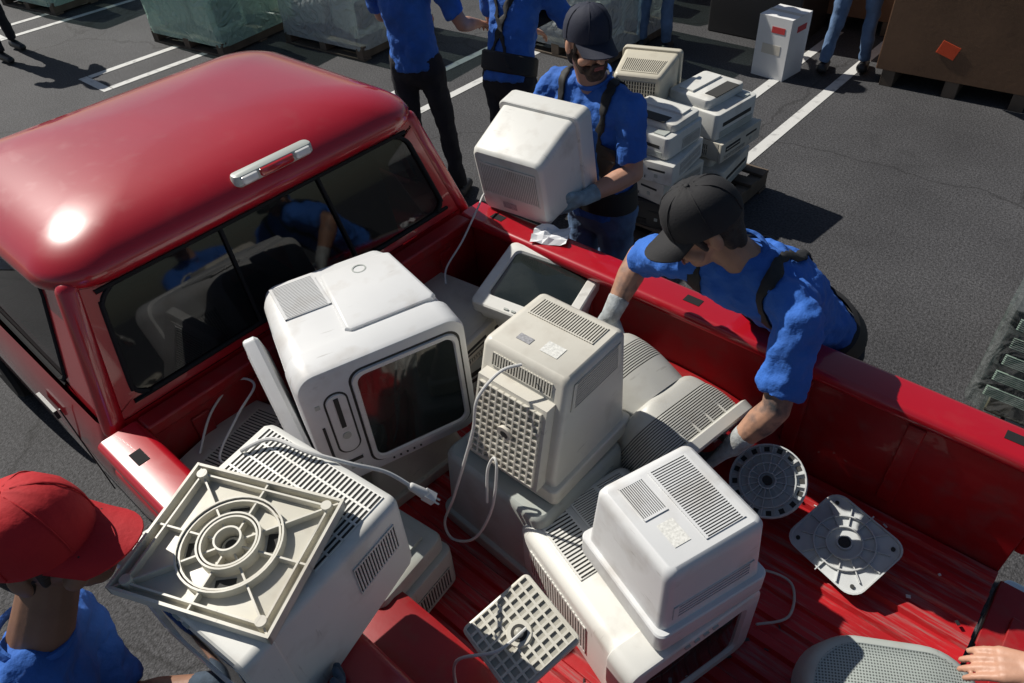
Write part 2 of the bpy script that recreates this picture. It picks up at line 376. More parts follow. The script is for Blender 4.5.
def ribbed_monitor(name,M,body=GREYB):
    """bulky rounded CRT: wide ribbed flare behind the bezel, domed rear housing with cooling ribs"""
    b=MB()
    def ring(x,ww,hh,zc,rad): return [V((x,p[0],p[1]+zc)) for p in rr(ww,hh,rad,8)]
    b.loft([ring(-.008,.30,.26,.01,.02),ring(0,.31,.27,.01,.022),ring(0,.385,.355,0,.05),ring(-.006,.40,.37,0,.055),ring(-.035,.40,.37,0,.055),ring(-.040,.385,.355,0,.055)],0,False,True)
    b.loft([ring(-.008,.299,.259,.01,.02),ring(-.002,.2,.17,.01,.02)],2,False,True)
    def flare(t):  # convex shoulder 0..1
        q=math.sqrt(max(0,1-t*t)); return (.285+.085*q,.275+.065*q,.012*t,.075+.03*t)
    def dome(t):
        q=math.sqrt(max(0,1-t*t)); return (.155+.105*q,.150+.105*q,.030+.01*t,.06+.05*q)
    def ribs(fn,x0,x1,t0,t1,n):
        inner=[]
        for i in range(n+1):
            t=t0+(t1-t0)*i/n; w,h,z,r=fn(t); inner.append(ring(x0+(x1-x0)*i/n,w-.010,h-.010,z,r))
        b.loft(inner,1)
        for i in range(n):
            ta=t0+(t1-t0)*i/n; tb=t0+(t1-t0)*(i+.55)/n
            wa,ha,za,ra=fn(ta);wb,hb,zb,rb=fn(tb)
            b.loft([ring(x0+(x1-x0)*i/n,wa,ha,za,ra),ring(x0+(x1-x0)*(i+.55)/n,wb,hb,zb,rb)],0)
    def solid(fn,x0,x1,t0,t1,n=6,cap=True):
        b.loft([ring(x0+(x1-x0)*i/n,*fn(t0+(t1-t0)*i/n)) for i in range(n+1)],0,True,cap)
    ribs(flare,-.040,-.150,.0,.80,15)
    solid(flare,-.150,-.205,.80,.999,6)
    solid(dome,-.205,-.300,.0,.35,4)
    ribs(dome,-.300,-.385,.35,.80,11)
    solid(dome,-.385,-.430,.80,.995,6)
    # spine bars crossing the ribs so they read as a moulded grille
    for yy in(-.09,-.03,.03,.09):
        b.box((-.095,yy,.166),(.112,.006,.004),0,Matrix.Rotation(math.radians(-9),3,'Y'))
    b.box((-.434,0,.04),(.004,.07,.05),3)
    return b.obj(name,[body,DARK,SCREEN,LABEL2],M=M,ang=40)

# ------------------------------------------------------------------ other hardware
def computer(name,M,sz=(.38,.40,.12),body=BEIGE,parent=None):
    b=MB(); x,y,z=sz
    b.rbox((0,0,0),(x,y,z),.012,.005)
    b.rbox((x/2+.008,0,0),(.022,y+.006,z+.004),.006,.003)
    f=x/2+.0195
    b.box((f,-y*.22,z*.12),(.004,y*.36,z*.28),1); b.box((f+.001,-y*.22,z*.12),(.005,y*.33,z*.05),0)
    b.box((f,y*.25,z*.15),(.004,y*.27,.012),1)
    b.box((f,y*.25,-z*.15),(.005,.02,.02),2)
    b.vent(V((f,-y*.42,-z*.38)),V((f,y*.1,-z*.38)),V((f,y*.1,-z*.2)),V((f,-y*.42,-z*.2)),(1,0,0),14,1)
    for sgn in(-1,1):
        b.vent(V((-x*.4,sgn*y/2,-z*.3)),V((x*.3,sgn*y/2,-z*.3)),V((x*.3,sgn*y/2,z*.3)),V((-x*.4,sgn*y/2,z*.3)),(0,sgn,0),22,2)
    b.vent(V((-x/2,-y*.4,-z*.3)),V((-x/2,y*.1,-z*.3)),V((-x/2,y*.1,z*.3)),V((-x/2,-y*.4,z*.3)),(-1,0,0),16,1)
    b.box((-x/2,y*.3,0),(.004,y*.25,z*.5),1)
    return b.obj(name,[body,DARK,GREY],M=M,parent=parent,ang=32)
def printer(name,M,sz=(.38,.40,.24),body=WHITE,parent=None):
    b=MB();x,y,z=sz
    b.rbox((0,0,-z*.15),(x,y,z*.7),.03,.01)
    b.rbox((-x*.1,0,z*.3),(x*.75,y*.9,z*.3),.03,.015)
    b.box((x*.18,0,z*.455),(x*.22,y*.55,.006),1)
    b.box((-x*.22,0,z*.46),(x*.25,y*.7,.02),0)
    b.box((x/2,0,-z*.12),(.004,y*.7,z*.10),1)
    b.box((x/2,0,-z*.35),(.006,y*.8,z*.16),2)
    b.box((x*.36,y*.3,z*.21),(.06,.07,.01),2)
    for sgn in(-1,1): b.vent(V((-x*.4,sgn*y/2,-z*.4)),V((x*.1,sgn*y/2,-z*.4)),V((x*.1,sgn*y/2,-z*.05)),V((-x*.4,sgn*y/2,-z*.05)),(0,sgn,0),16,1)
    return b.obj(name,[body,DARK,GREY],M=M,parent=parent,ang=32)
def side_panel(name,M,body=PLAT):
    b=MB(); b.rbox((0,0,0),(.40,.22,.045),.02,.010)
    b.rbox((.0,0,.022),(.34,.17,.006),.015,.002)
    b.vent(V((-.16,-.06,.025)),V((.14,-.06,.025)),V((.14,.06,.025)),V((-.16,.06,.025)),(0,0,1),24,1)
    for i in range(9): b.box((-.16+i*.04,-.110,.0),(.022,.004,.006),1)
    return b.obj(name,[body,DARK],M=M)
def stand_square(name,M,a=.33,c=.29,mat=STAND):
    b=MB()
    b.rbox((0,0,0),(a,c,.006),.012,.002)
    h=.026
    for sx,sy,lx,ly in((0,1,a,.006),(0,-1,a,.006),(1,0,.006,c),(-1,0,.006,c)):
        b.box((sx*(a/2-.003),sy*(c/2-.003),h/2),(lx if lx>.01 else .006,ly if ly>.01 else .006,h+(.001 if sx else 0)))
    for sx,sy,lx,ly in((0,1,a*.86,.004),(0,-1,a*.86,.004),(1,0,.004,c*.86),(-1,0,.004,c*.86)):
        b.box((sx*a*.43,sy*c*.43,h*.45),(lx,ly,h*.8))
    for r,hh in((.105,.024),(.098,.02),(.062,.032),(.055,.03),(.026,.038)): b.ringwall((0,0,.002),r,.004,hh)
    for k in range(8):
        an=math.pi/4*k; L0,L1=.028,(.16 if k%2==0 else .21)
        if k%4==2: L1=c/2
        if k%4==0: L1=a/2
        m=(L0+L1)/2
        if k%2: L1=math.hypot(a,c)/2*.97; an=math.atan2(c*(1 if k in(1,3) else -1),a*(1 if k in(1,7) else -1)); m=(L0+L1)/2
        b.box((m*math.cos(an),m*math.sin(an),.011),(L1-L0,.004,.019),0,Matrix.Rotation(an,3,'Z'))
    b.cyl((0,0,0),(0,0,.012),.018,mi=0); b.cyl((0,0,.012),(0,0,.0135),.012,mi=1)
    for sx in(-1,1):
        for sy in(-1,1): b.cyl((sx*a*.42,sy*c*.42,.002),(sx*a*.42,sy*c*.42,.03),.011,mi=0)
    for k in range(4):
        an=math.pi/2*k+.4
        b.box((.08*math.cos(an),.08*math.sin(an),.0036),(.022,.04,.0015),1,Matrix.Rotation(an,3,'Z'))
    return b.obj(name,[mat,DARK],M=M,ang=32)
def stand_round(name,M,R=.115,mat=STANDB):
    b=MB(); b.cyl((0,0,-.004),(0,0,.002),R,mi=0,n=48)
    for r in(R-.003,R*.72,R*.48,R*.22): b.ringwall((0,0,.001),r,.004,.014)
    for k in range(16):
        an=2*math.pi*k/16;b.box((R*.6*math.cos(an),R*.6*math.sin(an),.008),(R*.76,.003,.010),0,Matrix.Rotation(an,3,'Z'))
    for k in range(16):
        an=2*math.pi*(k+.5)/16
        for q in(.86,): b.box((R*q*math.cos(an),R*q*math.sin(an),.0026),(R*.13,R*q*.16,.0012),1,Matrix.Rotation(an,3,'Z'))
    b.cyl((0,0,0),(0,0,.02),.014,mi=1)
    return b.obj(name,[mat,DARK],M=M,ang=32)
def stand_rsq(name,M,a=.27,mat=STANDB):
    b=MB(); 
    rings=[[V((p[0],p[1],z)) for p in rr(a-i,a*.88-i,.045,6)] for z,i in((-.012,.03),(-.004,.006),(.006,0),(.006,.008),(-.002,.012))]
    b.loft(rings,0)
    for r in(.085,.05,.02): b.ringwall((0,0,-.002),r,.004,.012)
    for k in range(12):
        an=2*math.pi*k/12; b.box((.085*math.cos(an),.085*math.sin(an),.002),(.075,.003,.01),0,Matrix.Rotation(an,3,'Z'))
    b.cyl((0,0,-.002),(0,0,.012),.016,mi=1)
    for sx in(-1,1):
        for sy in(-1,1): b.cyl((sx*a*.38,sy*a*.32,-.002),(sx*a*.38,sy*a*.32,.004),.006,mi=1)
    return b.obj(name,[mat,DARK],M=M,ang=32)
def stand_lattice(name,M,a=.2,mat=STAND):
    b=MB(); b.rbox((0,0,0),(a,a,.02),.015,.004)
    q=a*.46
    b.vent(V((-q,-q,.01)),V((q,-q,.01)),V((q,q,.01)),V((-q,q,.01)),(0,0,1),8,8,fill=.26,rfill=.26,hgt=.007,dk=2)
    b.cyl((0,0,.008),(0,0,.020),.034,.030,mi=0); b.cyl((0,0,.020),(0,0,.0215),.020,mi=1,n=20); b.ell((0,0,.022),.012,.012,.010,2)
    return b.obj(name,[mat,DARK,GREYL],M=M,ang=32)
def cable(name,pts,r=.0045,mat=CABLE,plug=False):
    b=MB(); b.tube(pts,r)
    if plug:
        p=V(pts[-1]); w=(p-V(pts[-2])).normalized()
        b.cap(p,p+w*.035,.010,.013,n=10); b.box(p+w*.05,(.03,.026,.018),0,w.to_track_quat('X','Z').to_matrix())
        for sgn in(-1,1):
            s=w.cross(V((0,0,1))).normalized()*.006*sgn; b.cyl(p+w*.06+s,p+w*.08+s,.0025,mi=0,n=6)
    return b.obj(name,[mat])
def pallet(name,M,L=1.1,W=1.0,H=.14,mat=WOOD):
    b=MB()
    for i in range(7): b.box((0,-W/2+.05+i*(W-.1)/6,H-.01),(L,.09,.02))
    for i in range(3): b.box((-L/2+.05+i*(L-.1)/2,0,H/2),(.09,W,H-.045))
    for i in range(3): b.box((0,-W/2+.05+i*(W-.1)/2,.011),(L,.1,.02))
    return b.obj(name,[mat],M=M,bevel=.003,smooth=False)
T=Matrix.Translation
def RZ(a): return Matrix.Rotation(math.radians(a),4,'Z')
def yawM(x,y,z,a): return T((x,y,z))@RZ(a)

# ------------------------------------------------------------------ ground
b=MB(); b.quad((-300,-300,0),(300,-300,0),(300,300,0),(-300,300,0)); b.obj('asphalt_ground',[ASPH],smooth=False)
for cx in(-10.9,-8.3,-5.8,-2.9,-.3,2.28,4.9,7.5):
    b=MB(); t=.085
    for sx in(-.23,.23): b.box((cx+sx,3.9,.003),(t,4.8,.002))
    b.box((cx,1.45,.003),(.46+t,t,.002))
    b.obj('parking_line',[PAINT],smooth=False)

# ------------------------------------------------------------------ pickup truck
tr=empty('pickup_truck')
YO,YI,ZR,ZF,BL=.83,.725,1.03,.58,2.13
def side_outline(x0,x1,z0,z1,ax,ar,az=.37):
    pts=[(x0,z1),(x0,z0)]
    if ax:
        a0=math.asin(min(1,max(-1,(z0-az)/ar)))
        for i in range(13):
            a=math.pi-a0-(math.pi-2*a0)*i/12; pts.append((ax+ar*math.cos(a),az+ar*math.sin(a)))
    pts+=[(x1,z0),(x1,z1)]
    return pts
for sgn in(-1,1):
    b=MB(); o=side_outline(0.0,BL,.45,ZR-.012,1.02,.42)
    ya,yb=sgn*YI,sgn*(YO-.012)
    n=len(o); b.add([V((x,ya,z)) for x,z in o]+[V((x,yb,z)) for x,z in o],[tuple(range(n)),tuple(range(2*n-1,n-1,-1))]+[(i,(i+1)%n,n+(i+1)%n,n+i) for i in range(n)])
    for x in(.3,.62,1.45,1.78): b.box((x,sgn*(YI-.003),.82),(.05,.012,.34))
    b.obj('bed_side',[REDBED],tr,smooth=False,bevel=.004)
    b=MB(); rings=[]
    for x in(-.005,BL+.01): rings.append([V((x,sgn*(YI-.02)+sgn*(p[0]+.06),ZR+p[1])) for p in rr(.135,.05,.022,5)])
    b.loft(rings); b.obj('bed_rail',[RED],tr,ang=50)
    b=MB()
    for x in(.14,1.02,2.0): b.box((x,sgn*(YI+.045),ZR+.0255),(.06,.035,.002))
    b.obj('stake_pocket',[RUB],tr,smooth=False)
    b=MB(); rings=[]
    for x in(.02,BL-.01): rings.append([V((x,sgn*(YO-.012)+sgn*p[0]*.5,.88+p[1])) for p in rr(.06,.16,.028,5)])
    b.loft(rings); b.obj('side_moulding',[RED],tr)
    b=MB(); prof=[]
    for i in range(15):
        a=math.pi*i/14; prof.append((1.02-.43*math.cos(a),ZF-.01+.22*math.sin(a)**.6))
    r0=[V((x,sgn*.50,z)) for x,z in prof]; r1=[V((x,sgn*(YI+.003),z)) for x,z in prof]
    rm=[V((1.02+(x-1.02)*1.04,sgn*.53,z+.012)) for x,z in prof]
    b.loft([r0,rm,r1]); b.obj('wheel_well',[REDBED],tr,ang=60)
    for ax in(1.02,-2.02):
        b=MB(); y0,y1=sgn*.60,sgn*.82
        rs=[]
        for y,rad in((y0,.25),(y0,.34),(y0+sgn*.02,.36),(y1-sgn*.02,.36),(y1,.34),(y1,.21),(y1-sgn*.02,.20)):
            rs.append([V((ax+rad*math.cos(2*math.pi*i/36),y,.36+rad*math.sin(2*math.pi*i/36))) for i in range(36)])
        b.loft(rs,0,True,False)
        b.cyl((ax,y1-sgn*.06,.36),(ax,y1-sgn*.03,.36),.205,mi=1); b.cyl((ax,y1-sgn*.03,.36),(ax,y1,.36),.06,mi=1)
        for k in range(5):
            an=2*math.pi*k/5; b.box((ax+.12*math.cos(an),y1-sgn*.02,.36+.12*math.sin(an)),(.16,.02,.05),1,Matrix.Rotation(-an,3,'Y'))
        b.obj('wheel',[RUB,CHROME],tr)
    b=MB(); b.rbox((2.145,sgn*.79,.82),(.03,.085,.30),.01,.005); b.obj('tail_lamp',[LENSR],tr)
    b=MB(); b.tube([(2.10,sgn*.72,.98),(2.3,sgn*.715,.80),(2.48,sgn*.71,.60)],.006,0,6,4); b.obj('tailgate_cable',[BLK],tr)
b=MB(); prof=[]
nr=17
for i in range(nr):
    y0=-YI+i*(2*YI)/nr; wv=2*YI/nr
    prof+=[(y0,ZF),(y0+wv*.45,ZF),(y0+wv*.55,ZF+.014),(y0+wv*.9,ZF+.014)]
prof.append((YI,ZF))
n=len(prof)
b.add([V((0,y,z)) for y,z in prof]+[V((BL,y,z)) for y,z in prof],[(i,i+1,n+i+1,n+i) for i in range(n-1)])
b.obj('bed_floor',[REDFL],tr,smooth=False,bevel=0)
b=MB(); b.box((.02,0,.80),(.04,2*YI-.004,.44)); b.rbox((.02,0,ZR),(.07,2*YI-.05,.045),.01,.006)
for i in range(6): b.box((.045,-.55+i*.22,.80),(.012,.06,.36))
b.obj('bed_front_panel',[REDBED],tr,smooth=False,bevel=.004)
b=MB(); b.box((2.375,0,.555),(.46,2*YI-.03,.045)); b.box((2.37,0,.584),(.34,1.2,.012)); b.rbox((2.615,0,.555),(.04,2*YI-.03,.06),.01,.006)
b.box((2.50,0,.579),(.06,.20,.006),1)
b.obj('tailgate',[REDBED,BLK],tr,smooth=False,bevel=.004)
b=MB(); b.rbox((2.24,0,.44),(.16,1.6,.12),.03,.01); b.obj('rear_bumper',[CHROME],tr)
b=MB(); 
for sgn in(-1,1): b.box((-.4,sgn*.4,.42),(4.6,.08,.12))
b.box((-.6,0,.36),(1.2,.7,.2)); b.cyl((1.02,-.6,.36),(1.02,.6,.36),.06); b.cyl((-2.02,-.6,.36),(-2.02,.6,.36),.05)
b.obj('chassis',[BLK],tr)
def cring(x0,x1,hy,z,r): 
    return [V(((x0+x1)/2+p[0],p[1],z)) for p in rr(x1-x0,2*hy,r,6)]
b=MB(); b.loft([cring(-1.72,-.04,.77,.40,.05),cring(-1.73,-.035,.815,.6,.05),cring(-1.73,-.03,.825,.85,.06),cring(-1.72,-.03,.80,1.0,.07),cring(-1.70,-.035,.785,1.05,.07)],0,True,False)
b.obj('cab_body',[RED],tr,ang=50)
b=MB()
for sgn in(-1,1):
    b.box((-.33,sgn*.826,.78),(.006,.004,.42)); b.box((-.50,sgn*.832,.90),(.14,.012,.035))
b.obj('door_gap_and_handle',[BLK],tr,smooth=False)
b=MB(); b.loft([cring(-2.72,-1.70,.75,.40,.08),cring(-2.78,-1.70,.80,.6,.12),cring(-2.76,-1.70,.80,.78,.14),cring(-2.70,-1.69,.77,.87,.14),cring(-2.5,-1.68,.66,.93,.16),cring(-2.3,-1.75,.3,.95,.1)],0)
b.obj('hood',[RED],tr,ang=60)
b=MB(); b.rbox((-2.80,0,.48),(.14,1.6,.16),.04,.02); b.box((-2.78,0,.70),(.02,.9,.14),1)
for sgn in(-1,1): b.rbox((-2.76,sgn*.62,.70),(.05,.26,.15),.02,.01,2)
b.obj('front_bumper_and_grille',[CHROME,BLK,LENSW],tr)
XB,XT=-.04,-.16; ZB,ZT=1.05,1.45
cor=dict(rbn=V((XB,-.775,ZB)),rbf=V((XB,.775,ZB)),rtn=V((XT,-.675,ZT)),rtf=V((XT,.675,ZT)),
 fbn=V((-1.66,-.76,ZB)),fbf=V((-1.66,.76,ZB)),ftn=V((-1.14,-.655,ZT)),ftf=V((-1.14,.655,ZT)))
fr=MB(); gl=MB()
def framed(a,bq,c,d,l,r,bo,to,out,glassin=.006,rad=.12):
    a,bq,c,d=map(V,(a,bq,c,d)); P=lambda u,v:(a*(1-u)+bq*u)*(1-v)+(d*(1-u)+c*u)*v
    nn=(bq-a).cross(d-a).normalized()
    if nn.dot(V(out))<0: nn=-nn
    hole=[]; seg=5
    ru=.05;rv=.13
    for cx,cy,a0 in((1-r-ru,1-to-rv,0),(l+ru,1-to-rv,90),(l+ru,bo+rv,180),(1-r-ru,bo+rv,270)):
        for i in range(seg+1):
            an=math.radians(a0+90*i/seg); hole.append((cx+ru*math.cos(an),cy+rv*math.sin(an)))
    n=len(hole); outer=[]
    for (u,v) in hole:
        du,dv=u-.5,v-.5; s=.5/max(abs(du),abs(dv)); outer.append((.5+du*s,.5+dv*s))
    for ci,(cu,cv) in zip((seg//2,seg+1+seg//2,2*(seg+1)+seg//2,3*(seg+1)+seg//2),((1,1),(0,1),(0,0),(1,0))): outer[ci]=(cu,cv)
    H=[P(*h) for h in hole];O=[P(*h) for h in outer];HB=[h-nn*.035 for h in H]
    fr.add(O+H+HB,[(i,(i+1)%n,n+(i+1)%n,n+i) for i in range(n)]+[(n+i,n+(i+1)%n,2*n+(i+1)%n,2*n+i) for i in range(n)])
    fr.tube(H+[H[0]],.008,1,6,2)
    gl.add([h-nn*glassin for h in H],[tuple(range(n))])
    return P,nn
P,nn=framed(cor['rbn'],cor['rbf'],cor['rtf'],cor['rtn'],.065,.065,.08,.10,(1,0,0))
for u in(.36,.64):
    p0,p1=P(u,.09),P(u,.89); fr.cyl(p0+nn*.002,p1+nn*.002,.006,mi=1,n=6)
framed(cor['fbn'],cor['rbn'],cor['rtn'],cor['ftn'],.10,.17,.03,.10,(0,-1,0))
framed(cor['fbf'],cor['rbf'],cor['rtf'],cor['ftf'],.10,.17,.03,.10,(0,1,0))
framed(cor['fbn'],cor['fbf'],cor['ftf'],cor['ftn'],.04,.04,.02,.05,(-1,0,.5))
for a,c,r in(('rbn','rtn',.03),('rbf','rtf',.03),('fbn','ftn',.02),('fbf','ftf',.02)):
    s1=-.02 if a[0]=='r' else .01; s2=.02 if a[2]=='n' else -.02
    fr.cap(cor[a]+V((s1,s2,-.02)),cor[c]+V((s1,s2,-.02)),r+.006,r+.004,n=16)
fr.obj('cab_pillars',[RED,RUB],tr,ang=40)
gl.obj('cab_glass',[GLASS],tr,smooth=False)
b=MB(); rr_=[]
for z,ins in((1.425,.0),(1.440,-.014),(1.465,-.016),(1.490,.000),(1.515,.033),(1.538,.082),(1.557,.15),(1.572,.25),(1.583,.40),(1.587,.6)):
    rr_.append([V(((-.135-1.18)/2+p[0],p[1],z)) for p in rr(1.045-2*min(ins,.48)*.8,1.39-2*ins,max(.17-ins*.2,.05),10)])
b.loft(rr_); ro=b.obj('cab_roof',[RED],tr,ang=80)
b=MB(); b.rbox((-.160,.055,1.520),(.05,.30,.042),.02,.01,0); b.rbox((-.140,.055,1.522),(.03,.13,.028),.01,.006,1)
for sgn in(-1,1): b.rbox((-.140,.055+sgn*.102,1.522),(.03,.06,.028),.01,.006,2)
b.obj('third_brake_lamp',[GREY,LENSR,LENSW],tr)
b=MB()
for y in(-.38,.38):
    b.rbox((-.38,y,.98),(.14,.5,.6),.06,.03,0,Matrix.Rotation(math.radians(-10),3,'Y')); b.rbox((-.32,y,1.34),(.09,.24,.15),.03,.03,0,Matrix.Rotation(math.radians(-10),3,'Y'))
b.box((-1.5,0,.98),(.3,1.4,.16),1)
b.obj('cab_interior',[SEAT,BLK],tr)
for sgn in(-1,1):
    b=MB(); b.rbox((-1.42,sgn*.92,1.10),(.07,.17,.13),.02,.01); b.box((-1.383,sgn*.92,1.10),(.004,.15,.11),1); b.box((-1.42,sgn*.81,1.08),(.03,.08,.03))
    b.obj('side_mirror',[BLK,CHROME],tr)

# ------------------------------------------------------------------ load in the bed
b=MB()
def xr(x,w,h,r,yc=0,zc=0): return [V((x,p[0]+yc,p[1]+zc)) for p in rr(w,h,r,6)]
b.loft([xr(.222,.425,.375,.045),xr(.219,.437,.39,.048),xr(.208,.445,.40,.05),xr(.13,.445,.40,.05),xr(.126,.438,.393,.05),xr(.125,.430,.385,.05),xr(.08,.43,.385,.05),
        xr(-.06,.41,.37,.045,0,.003),xr(-.17,.39,.355,.04,-.0,.006),xr(-.225,.36,.33,.04,0,.008),xr(-.235,.32,.29,.03,0,.008)])
b.loft([xr(.11,.23,.02,.009,.075,.190),xr(.10,.25,.03,.012,.075,.188),xr(-.16,.21,.035,.012,.075,.176),xr(-.18,.19,.02,.009,.075,.174)])
b.loft([xr(.2215,.300,.336,.036,.052),xr(.2228,.300,.336,.036,.052)],1)
b.loft([xr(.215,.290,.326,.033,.052,.0),xr(.229,.286,.322,.033,.052,.0),xr(.229,.266,.30,.028,.052,.0),xr(.218,.252,.284,.022,.052)],0,False,False)
b.loft([xr(.2235,.266,.30,.025,.052),xr(.2255,.20,.23,.02,.052),xr(.2262,.10,.13,.02,.052)],2)
b.loft([xr(.2215,.062,.212,.030,-.140,.02),xr(.2232,.062,.212,.030,-.140,.02)],1)
b.loft([xr(.218,.056,.206,.027,-.140,.02),xr(.227,.050,.198,.024,-.140,.02)],0)
b.box((.2275,-.140,.060),(.003,.012,.10),1); b.cyl((.227,-.140,-.02),(.230,-.140,-.02),.011,mi=3,n=16)
b.box((.2225,-.188,-.03),(.003,.007,.12),1); b.box((.2225,-.186,.10),(.003,.012,.012),3)
b.box((.2225,-.140,-.12),(.004,.045,.009),1); b.box((.2225,-.140,-.145),(.004,.03,.007),3)
for i in range(5): b.cyl((.222,-.04+i*.02,-.178),(.2245,-.04+i*.02,-.178),.003,mi=1,n=8)
b.vent(V((-.19,-.165,.1855)),V((-.03,-.165,.190)),V((-.03,-.04,.190)),V((-.19,-.04,.1855)),(0,0,1),24,1,fill=.55)
b.ringwall((-.13,.075,.193),.018,.004,.003,3)
b.vent(V((-.16,-.196,-.12)),V((.05,-.212,-.12)),V((.05,-.212,.10)),V((-.16,-.196,.10)),(0,-1,0),18,2,fill=.55)
M=frame((.37,-.115,1.085),(.945,-.33,.02),(-.02,0,1))@Matrix.Scale(1.13,4)
b.obj('all_in_one_computer',[PLAT,DARK,SCREEN,GREY],M=M,ang=35)

monitor('crt_monitor',frame((.95,.08,.935),(0,0,-1),(0,1,0)),w=.34,h=.37,d=.40,bw=.29,bh=.26,dz=.035,body=CREAM,bd=.06,r=.018,
  vents=(('back',.62,1.0,-.95,.95,26,1,'t'),('left',.72,.97,-.9,.9,8,1,'s'),('right',.7,.98,-.9,.9,10,1,'s'),('top',.5,.95,-.8,.8,20,1,'t'),('bottom',.84,.98,-.8,.8,22,1,'t')),
  labels=(('back',.12,.34,-.6,-.1,4),('back',.12,.24,.2,.6,5)),lattice=('bottom',-.1,.80,-.92,.92,11,10,.035))
monitor('crt_monitor',frame((.93,.03,.59),(0,0,-1),(.05,1,0)),w=.46,h=.43,d=.34,bw=.40,bh=.38,body=GREY,bd=.06,r=.035,
  vents=(('right',.2,.9,-.8,.8,14,1,'s'),))
monitor('crt_monitor',frame((.36,-.10,.59),(0,0,-1),(.1,1,0)),w=.42,h=.40,d=.27,bw=.32,bh=.30,body=BEIGE,vents=(('bottom',.2,.95,-.7,.7,20,1,'t'),))
monitor('crt_monitor',frame((1.60,-.15,.745),(.956,-.29,0),(0,0,-1)),w=.43,h=.31,d=.52,bw=.38,bh=.24,dz=-.025,body=WHITE,bd=.09,r=.035,
  vents=(('bottom',.42,.99,-.98,.25,30,2,'s',.55),('left',.2,.9,-.7,.7,22,1,'s'),('right',.35,.9,-.7,.7,18,1,'s'),('bottom',.42,.95,.35,.95,18,1,'s')))
monitor('crt_monitor',frame((1.45,-.05,.905),(0,0,-1),(.34,.94,0)),w=.335,h=.335,d=.285,bw=.280,bh=.280,dz=0,body=PLAT,bd=.075,r=.022,curve=.01,
  vents=(('back',.45,.97,-.97,.97,30,1,'t'),('back',.05,.35,.0,.97,12,1,'s'),('left',.05,.95,-.95,.95,16,1,'s'),('right',.0,.28,-.95,.95,6,1,'s'),('top',.3,.9,-.8,.8,12,1,'s')),labels=(('back',.12,.32,-.8,-.2,4),))
ribbed_monitor('crt_monitor',frame((1.285,.355,.815),(.91,-.15,-.38),(.36,0,.93)))
monitor('crt_monitor',frame((.50,.575,1.0),(.10,-.18,.97),(-.2,1,0)),w=.39,h=.33,d=.38,bw=.26,bh=.24,body=WHITE,bd=.05)
b=MB(); rings=[]
for z,i in((-.16,.03),(-.14,.0),(-.03,0),(-.005,.004),(.006,.012),(.010,.02)): rings.append([V((p[0],p[1],z)) for p in rr(.40-2*i,.34-2*i,.13-i*.5,10)])
b.loft(rings,0,True,False)
rings=[]
for z,i in((.010,.02),(.008,.024),(.020,.05),(.032,.09),(.038,.13)): rings.append([V((p[0],p[1],z)) for p in rr(.40-2*i,.34-2*i,max(.12-i*.5,.01),10)])
b.loft(rings,1,False,True)
b.obj('crt_monitor',[GREY,PERF],M=frame((2.03,-.01,.83),(.86,.50,.0),(.25,-.25,.93)),ang=50)
monitor('crt_monitor',frame((2.03,.02,.60),(0.02,0,-1),(.5,-.86,0)),w=.36,h=.34,d=.12,bw=.32,bh=.30,body=GREY,bd=.03,r=.04)
monitor('crt_monitor',frame((.870,-.965,1.185),(.10,-.99,.0),(0,0,-1)),w=.45,h=.36,d=.43,bw=.42,bh=.25,dz=-.053,body=WHITE,bd=.07,r=.022,
  vents=(('bottom',.35,1.0,-.97,.97,30,5,'t',.42),('left',.45,.95,-.6,.3,20,1,'s'),('right',.55,.95,-.7,.1,16,1,'s'),('bottom',.06,.28,-.95,-.5,10,2,'t')))
stand_square('monitor_stand',frame((.872,-.815,1.375),(.92,.40,-.02),(0.02,-.03,1)),.355,.30)
stand_round('monitor_stand',frame((1.49,.475,.76),(1,-.1,0),(.25,-.55,.8)))
stand_rsq('monitor_stand',frame((1.75,.48,.665),(.93,-.28,-.0),(.05,-.33,.94)),.26)
stand_lattice('monitor_stand',frame((1.29,-.45,.97),(.95,-.2,-.1),(.15,-.30,.94)),.205)
side_panel('computer_side_panel',frame((.30,-.385,1.06),(.77,-.22,-.60),(-.30,-.92,-.15)))
computer('desktop_computer',frame((.22,-.50,.83),(.25,-.95,.05),(-.93,-.25,.0)),(.36,.13,.36),BEIGE)
computer('desktop_computer',frame((.24,-.47,.67),(.1,-.99,0),(0,0,1)),(.42,.40,.13),BEIGE)
computer('desktop_computer',frame((.22,.36,.84),(.98,.1,0),(0,0,1)),(.36,.36,.10),BEIGE)
computer('desktop_computer',frame((.22,.38,.68),(.98,-.1,0),(0,0,1)),(.36,.38,.18),GREY)
printer('printer',frame((.70,-.50,.71),(.1,-1,0),(0,0,1)),(.36,.42,.24),GREY)
computer('desktop_computer',frame((.78,.50,.66),(.98,.1,0),(0,0,1)),(.36,.34,.13),GREY)

cable('power_cable',[(.96,-.03,1.335),(.93,-.08,1.33),(.905,-.145,1.27),(.90,-.17,1.17),(.88,-.20,1.05),(.84,-.23,.88),(.80,-.25,.74),(.84,-.26,.70),(.92,-.24,.76),(.965,-.20,.90),(.966,-.165,1.04),(.945,-.15,1.065),(.935,-.17,1.02),(.95,-.20,.92)],.0042,CABLEW)
cable('power_cable',[(.66,-.66,1.37),(.70,-.60,1.385),(.80,-.57,1.385),(.87,-.52,1.35),(.91,-.46,1.29),(.955,-.43,1.24)],.0052,CABLEW,True)
cable('power_cable',[(.12,-.62,.91),(.06,-.52,.97),(.03,-.40,1.0),(.12,-.38,1.02),(.16,-.48,.99),(.22,-.60,.94),(.3,-.55,.93)],.004,CABLEW)
cable('power_cable',[(.06,.86,1.10),(.05,.80,1.12),(.08,.72,1.1),(.10,.60,1.02),(.1,.50,.95),(.14,.45,.92)],.004,CABLEW)
